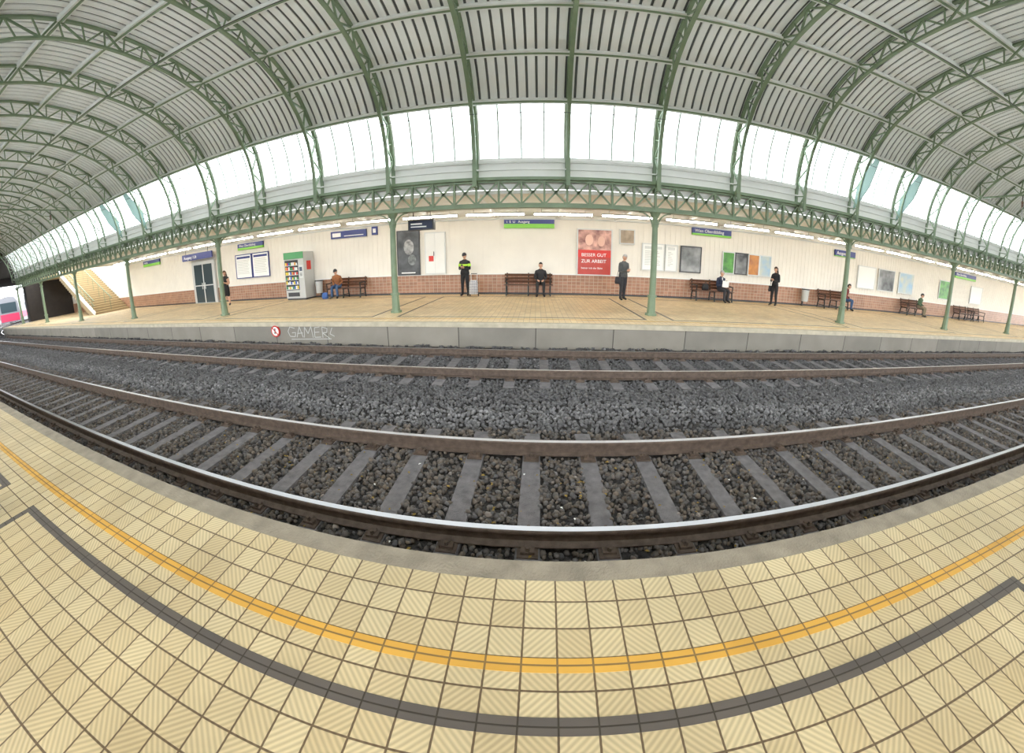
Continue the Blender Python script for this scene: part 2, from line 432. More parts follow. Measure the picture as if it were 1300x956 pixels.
STONE=bpy.data.materials.new('ballast_stone');STONE.use_nodes=True;nt=STONE.node_tree;pb=nt.nodes['Principled BSDF'];pb.inputs['Roughness'].default_value=.85
at=nt.nodes.new('ShaderNodeAttribute');at.attribute_name='shade';nt.links.new(at.outputs['Color'],pb.inputs['Base Color'])
phi=(1+5**.5)/2
ico=np.array([(-1,phi,0),(1,phi,0),(-1,-phi,0),(1,-phi,0),(0,-1,phi),(0,1,phi),(0,-1,-phi),(0,1,-phi),(phi,0,-1),(phi,0,1),(-phi,0,-1),(-phi,0,1)])/1.9
icf=np.array([(0,11,5),(0,5,1),(0,1,7),(0,7,10),(0,10,11),(1,5,9),(5,11,4),(11,10,2),(10,7,6),(7,1,8),(3,9,4),(3,4,2),(3,2,6),(3,6,8),(3,8,9),(4,9,5),(2,4,11),(6,2,10),(8,6,7),(9,8,1)])
oc=np.array([(1,1,.2),(-1,1,-.2),(-1,-1,.3),(1,-1,-.3),(0.1,0,1),(0,.1,-1)])*.8
ocf=np.array([(0,1,4),(1,2,4),(2,3,4),(3,0,4),(1,0,5),(2,1,5),(3,2,5),(0,3,5)])
def scatter(xy,size,bv,bf):
    N=len(xy);x,y=xy[:,0],xy[:,1];z=bh(x,y)+rng.uniform(-.012,.02,N)
    q=rng.normal(size=(N,4));q/=np.linalg.norm(q,axis=1)[:,None];w,a,b_,c=q.T
    R=np.stack([1-2*(b_*b_+c*c),2*(a*b_-c*w),2*(a*c+b_*w),2*(a*b_+c*w),1-2*(a*a+c*c),2*(b_*c-a*w),2*(a*c-b_*w),2*(b_*c+a*w),1-2*(a*a+b_*b_)],1).reshape(N,3,3)
    sc=size*rng.uniform(.6,1.25,(N,1))*rng.uniform(.65,1.2,(N,3))
    V=bv[None]*(1+rng.uniform(-.22,.22,(N,len(bv),1)))*sc[:,None,:]
    V=np.einsum('nij,nvj->nvi',R,V)+np.stack([x,y,z],1)[:,None,:]
    F=bf[None]+(np.arange(N)*len(bv))[:,None,None]
    g=rng.uniform(.65,1.25,N)*.125
    col=np.stack([g*1.0,g*.96,g*.99],1)
    brown=((y>1.3)&(y<4.3))*rng.uniform(0,1,N)
    col=col*(1+brown[:,None]*np.array([.26,.03,-.22]))
    pale=rng.uniform(0,1,N)<.02;col[pale]*=1.8
    dust=np.exp(-((y-4.75-.15*np.sin(x*.8))/.3)**2)*rng.uniform(0,1,N)**2*.16
    col=col+dust[:,None]
    C=np.repeat(col,len(bv),axis=0)
    return V.reshape(-1,3),F.reshape(-1,3),C
def mk(N,x0,x1,size,bv,bf):
    xy=np.stack([rng.uniform(x0,x1,N),rng.uniform(YN+.03,YF-.03,N)],1)
    def on(x,y,ph,yc): 
        d=np.abs((x-ph+.35)%.7-.35);return (d<.10)&(np.abs(y-yc)<1.27)
    m=on(xy[:,0],xy[:,1],-.02,2.94)|on(xy[:,0],xy[:,1],.2,7.21)
    xy=xy[~m]
    for yr in (Y1,Y2,Y3,Y4): xy=xy[np.abs(xy[:,1]-yr)>.05]
    return scatter(xy,size,bv,bf)
parts=[mk(66000,-9,9,.031,ico,icf),mk(50000,-26,-9,.043,oc,ocf),mk(50000,9,26,.043,oc,ocf),mk(20000,-45,-26,.06,oc,ocf),mk(20000,26,50,.06,oc,ocf)]
off=0;Vs=[];Fs=[];Cs=[]
for V,F,C in parts: Vs.append(V);Fs.append(F+off);Cs.append(C);off+=len(V)
V=np.concatenate(Vs);F=np.concatenate(Fs);C=np.concatenate(Cs)
me=bpy.data.meshes.new('ballast_stones');me.vertices.add(len(V));me.vertices.foreach_set('co',V.ravel().astype(np.float32))
me.loops.add(F.size);me.loops.foreach_set('vertex_index',F.ravel().astype(np.int32))
me.polygons.add(len(F));me.polygons.foreach_set('loop_start',np.arange(0,F.size,3,dtype=np.int32))
me.update(calc_edges=True)
ca=me.color_attributes.new('shade','FLOAT_COLOR','POINT');ca.data.foreach_set('color',np.concatenate([C,np.ones((len(C),1))],1).ravel().astype(np.float32))
me.materials.append(STONE);ob=bpy.data.objects.new('ballast_stones',me);COL.objects.link(ob)
# leaf litter
b=MB()
for i in range(260):
    x=random.gauss(0,3.5);y=random.choice([random.uniform(1.4,2.05),random.uniform(2.3,3.5)]);z=-.765+random.uniform(0,.02);a=random.uniform(0,6.28);s_=random.uniform(.012,.028)
    ca_,sa=math.cos(a)*s_,math.sin(a)*s_
    mt=LEAF if random.random()<.9 else PAPER
    b.add([(x+ca_,y+sa,z+.004),(x-sa*.6,y+ca_*.6,z+.012),(x-ca_,y-sa,z+.002),(x+sa*.6,y-ca_*.6,z+.01)],[(0,1,2,3)],mt)
for i in range(60):
    x=-.28+random.gauss(0,.08);y=1.52+random.gauss(0,.03);z=-.755+random.uniform(0,.02)
    b.add([(x,y,z),(x+.02,y+.004,z+.006),(x+.014,y+.02,z+.01),(x-.004,y+.014,z+.003)],[(0,1,2,3)],PAPER)
b.obj('leaf_litter')
# ------------------------------------------------------------------ wall furniture
WF=YW-.05
def panel(name,x0,x1,z0,z1,mat,frame=DARK,fw=.05,d=.05,extra=None):
    b=MB();y1=WF;y0=WF-d
    b.box(x0,x1,y0+.012,y1,z0,z1,mat)
    b.box(x0-fw,x0,y0,y1,z0-fw,z1+fw,frame);b.box(x1,x1+fw,y0,y1,z0-fw,z1+fw,frame)
    b.box(x0,x1,y0,y1,z1,z1+fw,frame);b.box(x0,x1,y0,y1,z0-fw,z0,frame)
    if extra: extra(b,y0+.008)
    return b.obj(name)
A1=M('poster_dark_art',(.35,.36,.36),.3,0,.5,1.6,col2=(.02,.022,.025))
A2=M('poster_portrait_art',(.75,.42,.34),.3,0,.5,3.5,col2=(.16,.05,.05))
A3=M('poster_green_art',(.12,.42,.05),.3,0,.5,3,col2=(.03,.12,.02))
A4=M('poster_orange_art',(.75,.32,.06),.3,0,.5,2,col2=(.35,.12,.03))
A5=M('poster_landscape_art',(.25,.42,.6),.3,0,.5,2,col2=(.55,.55,.42))
A6=M('poster_brown_art',(.45,.35,.25),.3,0,.5,3,col2=(.2,.15,.1))
def e1(b,y):
    b.ball((-5.95,y+.01,2.25),(.30,.012,.42),M('poster_figure',(.5,.5,.5),.4,0,.8,5),18,10);b.ball((-5.8,y+.01,1.65),(.24,.012,.30),M('poster_figure_b',(.25,.27,.27),.4,0,.8,6),18,10)
    b.box(-6.35,-5.65,y-.002,y+.006,1.02,1.07,PAPER)
p=panel('poster',-6.5,-5.45,.98,3.0,M('poster_black_art',(.10,.105,.11),.3,0,.5,2.5,col2=(.015,.016,.018)),extra=e1)
def e2(b,y):
    b.box(1.85,3.35,y,y+.01,1.72,2.05,RED);b.box(1.85,3.35,y-.001,y+.01,.95,1.72,M('poster_red_ground',(.50,.055,.04),.4,0,.2,3))
    b.ball((2.35,y+.012,2.5),(.22,.015,.3),M('poster_skin_tone',(.8,.5,.4),.4),16,8);b.ball((2.9,y+.012,2.45),(.20,.015,.28),M('poster_skin_tone_b',(.7,.42,.33),.4),16,8)
p=panel('poster',1.85,3.35,.95,2.95,A2,LGREY,extra=e2)
text('BESSER GUT',.21,(2.0,WF-.055,1.76),TEXTW,p);text('ZUR ARBEIT',.21,(2.0,WF-.055,1.48),TEXTW,p);text('besser mit der Bahn',.12,(2.0,WF-.055,1.2),TEXTW,p)
panel('poster',3.78,4.4,2.42,3.0,A6,LGREY)
def sheet(x0,x1,z0,z1,hdr=SIGNB,lines=True):
    def f(b,y):
        b.box(x0+.08,x1-.08,y,y+.006,z1-.2,z1-.08,hdr)
        nn=9
        for i in range(nn):
            z=z1-.32-i*(z1-z0-.45)/nn
            b.box(x0+.1,x1-.12-.2*random.random(),y,y+.006,z,z+.025,GREY)
    return f
for (x0,x1,mt,ex,fr) in ((4.85,5.85,PAPER,1,LGREY),(5.98,6.5,PAPER,1,LGREY),(6.75,7.75,A1,0,DARK)):
    panel('notice_board',x0,x1,1.28,2.42,mt,fr,extra=sheet(x0,x1,1.28,2.42,LGREY) if ex else None)
for (x0,x1,mt) in ((9.0,9.6,A3),(9.72,10.35,A1),(10.5,11.1,A4),(11.2,11.85,A5)):
    panel('poster',x0,x1,1.36,2.32,mt,LGREY if mt is not A1 else DARK)
for (x0,x1,mt) in ((-17.3,-16.0,PAPER),(-15.85,-14.6,PAPER)):
    panel('timetable_case',x0,x1,1.35,2.65,mt,SIGNB,extra=sheet(x0,x1,1.35,2.65))
for (x0,x1,mt) in ((18.6,20.2,PAPER),(20.6,22.2,A1),(22.8,24.4,A5),(28.,29.5,A3),(33,35,PAPER)):
    panel('poster',x0,x1,1.3,2.5,mt,LGREY)
b=MB();b.box(-5.15,-4.15,WF-.06,WF,.95,2.9,LGREY);b.box(-5.1,-4.66,WF-.075,WF-.06,1.0,2.85,WHITE);b.box(-4.64,-4.2,WF-.075,WF-.06,1.0,2.85,WHITE)
b.box(-4.72,-4.69,WF-.10,WF-.075,1.8,2.0,DARK);b.box(-4.95,-4.72,WF-.085,WF-.075,1.55,1.8,RED);b.obj('service_cabinet')
b=MB();b.cyl((XS+.1,YW-.05,3.40),(XR,YW-.05,3.40),.03,.03,LGREY,8);b.obj('cable_conduit')
def sign(name,x0,x1,z0,z1,txt,y=WF-.04,split=.45,size=None):
    b=MB();zm=z0+(z1-z0)*split
    b.box(x0,x1,y-.06,y+.04,zm,z1,SIGNB);b.box(x0,x1,y-.06,y+.04,z0,zm,SIGNG)
    b.box(x0-.02,x1+.02,y-.05,y+.01,z1,z1+.02,LGREY)
    o=b.obj(name)
    text(txt,size or (z1-zm)*.8,(x0+.12,y-.062,zm+(z1-zm)*.22),TEXTW,o)
    return o
sign('station_name_sign',7.25,9.35,3.02,3.36,'Wien Oberdöbling',split=.25)
sign('station_name_sign',-17.0,-14.9,2.95,3.3,'Wien Oberdöbling',split=.35)
sign('station_name_sign',30.,33.4,2.9,3.3,'Wien Oberdöbling',split=.35)
sign('direction_sign',-1.45,.78,2.98,3.36,'i  S  U   Ausgang',split=.5)
sign('direction_sign',-28.2,-25.8,2.95,3.35,'Ausgang',split=.45)
sign('direction_sign',16.4,18.1,2.85,3.2,'Ausgang',split=.1)
b=MB();b.box(-10.2,-9.5,WF-.08,WF,2.92,3.28,SIGNB);b.box(-9.5,-8.15,WF-.08,WF,2.92,3.28,SIGNB);b.box(-9.4,-8.3,WF-.085,WF-.08,3.0,3.04,TEXTW);b.box(-10.1,-9.6,WF-.085,WF-.08,3.0,3.2,TEXTW);b.obj('direction_sign')
b=MB();b.box(-7.85,-7.55,WF-.08,WF,2.95,3.35,SIGNB);b.box(-7.78,-7.62,WF-.085,WF-.08,3.05,3.25,TEXTW);b.obj('pictogram_sign')
b=MB();b.box(-22.2,-19.0,WF-.5,WF-.42,2.78,3.18,SIGNB)
for x in (-21.8,-19.4): b.cyl((x,WF-.46,3.18),(x,WF-.46,3.55),.015,.015,DARK,8)
o=b.obj('lift_sign');text('Ausgang / Lift',.26,(-22.0,WF-.503,2.88),TEXTW,o)
b=MB();b.box(-4.25,-3.35,10.95,11.15,2.62,2.96,DARK);b.box(-4.2,-3.4,10.94,10.95,2.66,2.92,SCREEN);b.box(-4.15,-3.75,10.935,10.94,2.80,2.85,TEXTW);b.box(-4.15,-3.6,10.935,10.94,2.71,2.75,TEXTW)
for x in (-4.1,-3.5): b.cyl((x,11.05,2.96),(x,11.05,3.555),.015,.015,DARK,8)
b.obj('train_display')
b=MB();b.box(-21.7,-19.3,WF-.14,WF,0,2.7,GREY);b.box(-21.45,-20.55,WF-.16,WF-.14,.05,2.45,GLASSD);b.box(-20.45,-19.55,WF-.16,WF-.14,.05,2.45,GLASSD)
b.box(-20.54,-20.46,WF-.17,WF-.14,.05,2.45,LGREY)
for x in (-20.65,-20.35): b.box(x-.015,x+.015,WF-.2,WF-.16,.9,1.3,LGREY)
b.box(-21.45,-19.55,WF-.165,WF-.14,1.1,1.16,LGREY);b.obj('door_1')
b=MB();x0,x1,y0,y1=-12.68,-11.4,14.5,15.36
b.box(x0,x1,y0,y1,.08,2.42,GREY);b.box(x0+.03,x1-.03,y0+.03,y1,0,.08,DARK);b.box(x0+.04,x1-.36,y0-.012,y0,.5,2.02,BLACK)
cl=[M('snack_%d'%i,c,.4) for i,c in enumerate([(.7,.05,.04),(.8,.6,.05),(.05,.3,.08),(.05,.12,.5),(.75,.35,.05),(.8,.8,.8)])]
for r in range(6):
    z=.56+r*.24;b.box(x0+.05,x1-.37,y0-.03,y0-.012,z-.02,z,LGREY)
    for c in range(8):
        xx=x0+.08+c*.102;b.box(xx,xx+.075,y0-.028,y0-.012,z,z+random.uniform(.11,.17),random.choice(cl))
b.box(x0,x1,y0-.03,y0,2.08,2.42,M('vending_header_green',(.08,.30,.12),.4));b.box(x1-.30,x1-.06,y0-.02,y0,1.1,1.75,LGREY);b.box(x1-.26,x1-.10,y0-.03,y0-.02,1.45,1.65,SCREEN)
for i in range(3):
    for j in range(3): b.box(x1-.25+i*.05,x1-.22+i*.05,y0-.03,y0-.02,1.2+j*.06,1.235+j*.06,DARK)
b.box(x0+.15,x1-.4,y0-.03,y0,.18,.38,DARK);b.box(x1,x1+.01,y0+.25,y0+.6,1.5,1.95,RED)
b.obj('vending_machine')
b=MB();b.cyl((0,0,.25),(0,0,.85),.17,.2,GREY,16);b.cyl((0,0,.85),(0,0,.9),.22,.22,DARK,16);b.box(-.03,.03,.12,.2,0,.9,DARK);s0=b.obj('waste_bin',loc=(-10.95,15.1,0));inst(s0,'waste_bin',(14.2,15.1,0))
b=MB();fy=YF-.045;cx_,cz=-7.95,-.27
b.cyl((cx_,fy,cz),(cx_,fy+.04,cz),.18,.18,RED,28,False);b.cyl((cx_,fy-.004,cz),(cx_,fy,cz),.14,.14,PAPER,28,False)
b.bar((cx_-.1,fy-.008,cz+.1),(cx_+.1,fy-.008,cz-.1),.006,.03,RED,up=(0,1,0))
b.cyl((cx_,fy-.008,cz+.07),(cx_,fy-.005,cz+.07),.025,.025,DARK,12);b.bar((cx_,fy-.006,cz+.05),(cx_-.02,fy-.006,cz-.08),.004,.04,DARK,up=(0,1,0))
b.obj('no_crossing_sign')
GP=M('graffiti_paint',(.55,.54,.51),.6)
b=MB()
strokes=[[(.25,.28),(.08,.32),(0,.18),(.06,.03),(.24,.02),(.27,.15),(.14,.14)],[(.30,0),(.42,.33),(.52,.0)],[(.33,.12),(.52,.14)],[(.56,0),(.60,.32),(.70,.12),(.82,.34),(.86,0)],[(1.10,.32),(.94,.30),(.92,.16),(1.08,.17)],[(.92,.16),(.92,.01),(1.12,.02)],[(1.18,0),(1.18,.32),(1.34,.28),(1.32,.16),(1.18,.15),(1.40,-.02)],[(.1,-.06),(1.45,-.03)],[(1.5,.3),(1.42,.12),(1.55,.05)]]
for st in strokes:
    for a,c in zip(st[:-1],st[1:]): b.bar((-7.45+a[0]*1.12,YF-.004,-.46+a[1]),(-7.45+c[0]*1.12,YF-.004,-.46+c[1]),.006,.02,GP,up=(0,1,0))
b.obj('graffiti')
# benches
b=MB();L_=1.0
for i in range(4): b.box(-L_,L_,-.24+i*.115,-.24+i*.115+.095,.43,.46,WOOD)
for i,z in enumerate((.56,.70,.84)): b.bar((-L_,.245+i*.03,z),(L_,.245+i*.03,z),.025,.10,WOOD,up=(0,1,.2))
for x in (-.9,0,.9):
    b.box(x-.025,x+.025,-.24,.24,.39,.43,IRON)
    b.bar((x,-.20,.41),(x,-.27,0),.045,.045,IRON);b.bar((x,.20,.41),(x,.28,0),.045,.045,IRON);b.bar((x,.22,.40),(x,.34,.92),.045,.04,IRON)
    b.bar((x,-.23,.16),(x,.24,.16),.03,.03,IRON)
    if x:
        b.bar((x,-.22,.43),(x,-.24,.66),.035,.035,IRON);b.bar((x,-.26,.66),(x,.29,.68),.05,.035,IRON)
src=None
BY=14.88
for x in (-9.2,-.35,8.25,16.2,24.0,31.2,33.6):
    if src is None: src=b.obj('bench',loc=(x,BY,.002),scale=1.06)
    else: inst(src,'bench',(x,BY,.002),scale=1.06)
# ------------------------------------------------------------------ people
SKIN=M('skin',(.62,.36,.25),.5);MOUTH=M('lips',(.4,.12,.1),.5);EYEW=M('eye_white',(.8,.8,.8),.3)
def cloth(n,c): return M('cloth_'+n,c,.8,0,.25,14,.2,120)
C_BLACK=cloth('black',(.022,.022,.025));C_DARK=cloth('dark',(.04,.04,.05));C_JEANS=cloth('jeans',(.05,.11,.24));C_ORANGE=cloth('rust',(.33,.13,.05))
C_GREY=cloth('grey',(.10,.105,.11));C_NAVY=cloth('navy',(.03,.04,.08));C_RED=cloth('maroon',(.20,.03,.03));C_GREEN=cloth('olive',(.08,.14,.08));C_NEON=M('cloth_neon',(.45,.75,.05),.6);C_WHITE=cloth('white',(.75,.75,.75));C_KHAKI=cloth('khaki',(.30,.25,.17));C_SHOE=M('shoe_black',(.015,.013,.012),.4)
H_DARK=M('hair_dark',(.02,.013,.01),.6);H_GREY=M('hair_grey',(.42,.41,.40),.7);H_BROWN=M('hair_brown',(.10,.05,.025),.6)
def skin_mesh(pts,rad,edges,root):
    me=bpy.data.meshes.new('tmp');me.from_pydata([tuple(p) for p in pts],edges,[]);o=bpy.data.objects.new('tmp',me);COL.objects.link(o)
    md=o.modifiers.new('Skin','SKIN')
    sv=me.skin_vertices[0].data
    for i,r in enumerate(rad): sv[i].radius=r if isinstance(r,tuple) else (r,r)
    for i in range(len(pts)): sv[i].use_root=(i==root)
    md.branch_smoothing=.3
    o.modifiers.new('Sub','SUBSURF').levels=2
    dg=bpy.context.evaluated_depsgraph_get();dg.update()
    m2=bpy.data.meshes.new_from_object(o.evaluated_get(dg))
    vs=[tuple(v.co) for v in m2.vertices];fs=[tuple(p.vertices) for p in m2.polygons]
    bpy.data.objects.remove(o,do_unlink=True);return vs,fs
def hand(mb,w,d,n,side,mat=SKIN):
    w=Vector(w);d=Vector(d).normalized();n=Vector(n);n=(n-d*n.dot(d)).normalized();s_=d.cross(n)*side
    k=w+d*.085
    vs=[]
    for (p,hw,ht) in ((w-d*.012,.024,.019),(w+d*.03,.036,.017),(k,.042,.013)):
        for i in range(10):
            t=2*math.pi*i/10;vs.append(p+s_*(hw*math.cos(t))+n*(ht*math.sin(t)))
    fs=[(j*10+i,j*10+(i+1)%10,(j+1)*10+(i+1)%10,(j+1)*10+i) for j in range(2) for i in range(10)]+[tuple(range(20,30)),tuple(range(9,-1,-1))]
    mb.add(vs,fs,mat,True)
    for i,(off,ln) in enumerate(((.031,.072),(.011,.082),(-.010,.076),(-.030,.060))):
        p=k+s_*off-d*.006;dd=d.copy();r=.0092
        for j,(fr,an) in enumerate(((.45,.35),(.32,.6),(.23,.5))):
            ax=d.cross(n);dd=Quaternion(ax,an)@dd
            q=p+dd*(ln*fr);mb.cyl(p,q,r,r*.9,mat,7);mb.ball(q,(r*.9,)*3,mat,6,4);p=q;r*=.9
    p=w+d*.025+s_*.026;dd=(d*.7+s_*.7+n*.25).normalized()
    for ln in (.036,.028):
        q=p+dd*ln;mb.cyl(p,q,.0115,.0095,mat,7);mb.ball(q,(.0095,)*3,mat,6,4);p=q;dd=(dd+d*.5+n*.25).normalized()
def head(hair,style,skin=SKIN):
    b=MB()
    def fn(q):
        q=q.copy()
        if q.z<0: q.x*=1+.28*q.z*abs(q.z)**.3;q.y*=1+(.10 if q.y>0 else .35)*q.z
        return q
    b.ball((0,0,0),(.077,.097,.118),skin,24,16,fn)
    b.ball((0,.096,-.018),(.013,.02,.026),skin,8,6);b.ball((0,.088,.008),(.009,.016,.03),skin,8,6)
    for sx in (-1,1):
        b.ball((sx*.031,.083,.012),(.013,.010,.008),EYEW,8,6);b.ball((sx*.031,.091,.012),(.006,.004,.006),BLACK,8,5)
        b.ball((sx*.031,.088,.030),(.019,.008,.004),hair,8,5);b.ball((sx*.078,-.005,-.004),(.010,.020,.030),skin,8,6)
    b.ball((0,.084,-.056),(.023,.010,.007),MOUTH,8,5);b.ball((0,.072,-.092),(.025,.022,.018),skin,8,6)
    kp=(lambda q:(q.z>.42) or (q.y<.12 and q.z>-.5)) if style!='long' else (lambda q:(q.z>.45) or (q.y<.25))
    b.ball((0,-.008,.012),(.086,.106,.122),hair,24,16,None,kp)
    if style=='long':
        b.loft([((0,-.05,.05),.085,.06),((0,-.06,-.10),.095,.055),((0,-.075,-.24),.10,.045),((0,-.08,-.34),.07,.03)],hair)
    if style=='cap':
        b.ball((0,-.004,.03),(.092,.110,.108),C_DARK,20,10,None,lambda q:q.z>.05);b.ball((0,.11,.045),(.06,.06,.01),C_DARK,12,6)
    return b
def person(name,loc,rot,sit,mats,hair,hstyle='short',arms=None,lean=0.,htilt=0.,hyaw=0.,scale=1.07,female=False,extra=None,skirt=None,bulk=1.,sleeves=True,legskin=False):
    top,bot,shoe=mats
    S_=.92 if female else 1.
    zp=.55 if sit else .95
    P={};R={}
    def up(z,y=0,x=0):
        return Vector((x,y*math.cos(lean)+z*math.sin(lean),zp+z*math.cos(lean)-y*math.sin(lean)))
    P['pel']=up(0);R['pel']=(.155*S_*bulk,.115*bulk)
    P['wai']=up(.15);R['wai']=(.138*S_*bulk,.105*bulk)
    P['che']=up(.31,.01);R['che']=(.165*S_*bulk,.122*bulk)
    P['uch']=up(.43,-.005);R['uch']=(.13*S_*bulk,.095*bulk)
    P['nec']=up(.53,.0);R['nec']=.056
    P['hdb']=up(.60,.015);R['hdb']=.05
    hx=.09
    for s_,sx in (('L',-1),('R',1)):
        if sit:
            P['hip'+s_]=Vector((sx*hx,.06,.535));P['kne'+s_]=Vector((sx*.125,.46,.50));P['ank'+s_]=Vector((sx*.13,.45+.03*sx,.09))
        else:
            P['hip'+s_]=Vector((sx*hx,0,.87));P['kne'+s_]=Vector((sx*.10,.015+.02*sx,.48));P['ank'+s_]=Vector((sx*.115,-.02+.03*sx,.09))
        P['bal'+s_]=P['ank'+s_]+Vector((sx*.02,.10,-.048));P['toe'+s_]=P['ank'+s_]+Vector((sx*.03,.155,-.056));P['hee'+s_]=P['ank'+s_]+Vector((0,-.035,-.055))
        R['hip'+s_]=.092*bulk;R['kne'+s_]=.062;R['ank'+s_]=.044;R['bal'+s_]=(.045,.036);R['toe'+s_]=(.04,.03);R['hee'+s_]=.034
        P['sho'+s_]=up(.435,0,sx*.172*S_);R['sho'+s_]=.066*bulk
        a=(arms or {}).get(s_)
        if a: P['elb'+s_]=up(*a[0]);P['wri'+s_]=up(*a[1])
        else: P['elb'+s_]=up(.16,-.03,sx*.225*S_);P['wri'+s_]=up(-.07,.04,sx*.235*S_)
        P['upa'+s_]=P['sho'+s_].lerp(P['elb'+s_],.5);R['upa'+s_]=.052*bulk
        R['elb'+s_]=.043*bulk;R['wri'+s_]=.031
        P['thi'+s_]=P['hip'+s_].lerp(P['kne'+s_],.5);R['thi'+s_]=.08*bulk
        P['cal'+s_]=P['kne'+s_].lerp(P['ank'+s_],.35);R['cal'+s_]=.058
    keys=list(P);ix={k:i for i,k in enumerate(keys)}
    E=[('pel','wai'),('wai','che'),('che','uch'),('uch','nec'),('nec','hdb')]
    for s_ in 'LR': E+=[('pel','hip'+s_),('hip'+s_,'thi'+s_),('thi'+s_,'kne'+s_),('kne'+s_,'cal'+s_),('cal'+s_,'ank'+s_),('ank'+s_,'bal'+s_),('bal'+s_,'toe'+s_),('ank'+s_,'hee'+s_),('uch','sho'+s_),('sho'+s_,'upa'+s_),('upa'+s_,'elb'+s_),('elb'+s_,'wri'+s_)]
    rad=[(R[k] if isinstance(R[k],tuple) else (R[k],R[k])) for k in keys]
    rad=[(a*1.12,c*1.12) for a,c in rad]
    vs,fs=skin_mesh([P[k] for k in keys],rad,[(ix[a],ix[c]) for a,c in E],0)
    V_=np.array(vs);C_=np.array([V_[list(f)].mean(0) for f in fs])
    best=np.full(len(fs),1e9);tag=np.zeros(len(fs),int)
    for i,(a,c) in enumerate(E):
        A=np.array(P[a]);D=np.array(P[c])-A;t=np.clip(((C_-A)@D)/(D@D),0,1)
        d=np.linalg.norm(C_-A-t[:,None]*D,axis=1)-min(rad[ix[a]][1],rad[ix[c]][1])*.6
        m=d<best;best[m]=d[m];tag[m]=i
    b=MB()
    def mfor(e):
        a,c=e
        if c in('nec',): return top
        if c=='hdb': return SKIN
        if c[:3] in('toe','hee','bal'): return shoe
        if c[:3] in('hip','thi','kne'): return bot
        if c[:3] in('cal','ank'): return SKIN if legskin else bot
        if c=='wai': return top
        if not sleeves and c[:3] in('elb','wri','upa'): return SKIN
        return top
    mm=[b.mi(mfor(E[t])) for t in tag]
    b.v=[tuple(v) for v in vs];b.f=fs;b.m=mm;b.sm=[True]*len(fs)
    if not sit and not skirt: b.loft([((0,0,zp-.06),.178*S_*bulk,.135*bulk),((0,0,zp+.02),.175*S_*bulk,.13*bulk),((0,0,zp+.13),.15*S_*bulk,.115*bulk)],top)
    if skirt: b.loft([((0,.01,skirt),.19,.16),((0,0,zp-.12),.185,.14),((0,0,zp+.02),.165,.125),((0,0,zp+.14),.13,.1)],bot)
    hm=head(hair,hstyle)
    hp=P['hdb']+Vector((0,.02,.085))
    b.merge(hm,Matrix.Translation(hp)@Matrix.Rotation(hyaw,4,'Z')@Matrix.Rotation(-htilt-lean*.4,4,'X'))
    for s_,sx in (('L',-1),('R',1)):
        w=P['wri'+s_];d=(w-P['elb'+s_]).normalized()
        n=Vector((-sx,.2,0)) if not(arms or {}).get(s_) else Vector((-sx*.6,0,.5))
        if (arms or {}).get(s_) and sit and arms is lap: n=Vector((0,0,-1))
        hand(b,w,d,n,sx)
        b.cyl(w-d*.03,w+d*.004,.036,.034,top if sleeves else SKIN,10)
    if extra: extra(b,P)
    return b.obj(name,loc=(loc[0],loc[1],.006),rot=rot,scale=scale)
pi=math.pi
hold={'L':((.14,.02,-.22),(.20,.25,-.06)),'R':((.14,.02,.22),(.20,.25,.06))}
lap={'L':((.19,.0,-.23),(.115,.23,-.12)),'R':((.19,.0,.23),(.115,.23,.12))}
def phone(b,P):
    w=(P['wriL']+P['wriR'])/2;b.box(w.x-.035,w.x+.035,w.y+.07,w.y+.082,w.z+.0,w.z+.14,BLACK)
def handbag(b,P):
    b.loft([((.24,-.02,.62),.05,.15),((.24,-.02,.70),.065,.17),((.24,-.02,.88),.05,.14)],C_DARK,12)
    b.bar((.22,-.1,.86),P['shoR']+Vector((-.02,-.04,.07)),.02,.008,C_DARK);b.bar((.22,.06,.86),P['shoR']+Vector((-.02,.04,.07)),.02,.008,C_DARK)
person('standing_woman',(-16.0,13.3,0),pi+.4,False,(C_BLACK,C_BLACK,C_SHOE),H_BROWN,'long',hold,female=True,skirt=.50,legskin=True,sleeves=False,scale=1.05,extra=phone,htilt=.25)
def neon(b,P):
    phone(b,P)
    for s_ in 'LR':
        a,c=P['sho'+s_],P['elb'+s_];b.cyl(a.lerp(c,.25),a.lerp(c,.62),.073,.066,C_NEON,14)
    b.loft([((0,0,1.22),.192,.143),((0,0,1.30),.194,.145)],C_NEON)
person('standing_man',(-3.1,14.6,0),pi-.15,False,(C_BLACK,C_BLACK,C_SHOE),H_DARK,'cap',hold,extra=neon,htilt=.35,bulk=1.08)
person('standing_man',(3.55,13.8,0),pi+.5,False,(C_GREY,C_DARK,C_SHOE),H_GREY,'short',hold,extra=handbag,htilt=.45,bulk=1.12,lean=.05)
def wphone(b,P):
    phone(b,P);handbag(b,P)
person('standing_woman',(11.42,14.3,0),pi/2+.35,False,(C_BLACK,C_BLACK,C_SHOE),H_DARK,'long',hold,female=True,extra=wphone,htilt=.2,scale=1.05)
person('seated_man',(-9.6,BY-.02,0),pi+.1,True,(C_ORANGE,C_JEANS,C_SHOE),H_BROWN,'cap',lap,lean=.35,htilt=.2,bulk=1.12)
person('seated_man',(.18,BY-.02,0),pi,True,(C_BLACK,C_BLACK,C_SHOE),H_DARK,'short',lap,lean=.05,bulk=1.08)
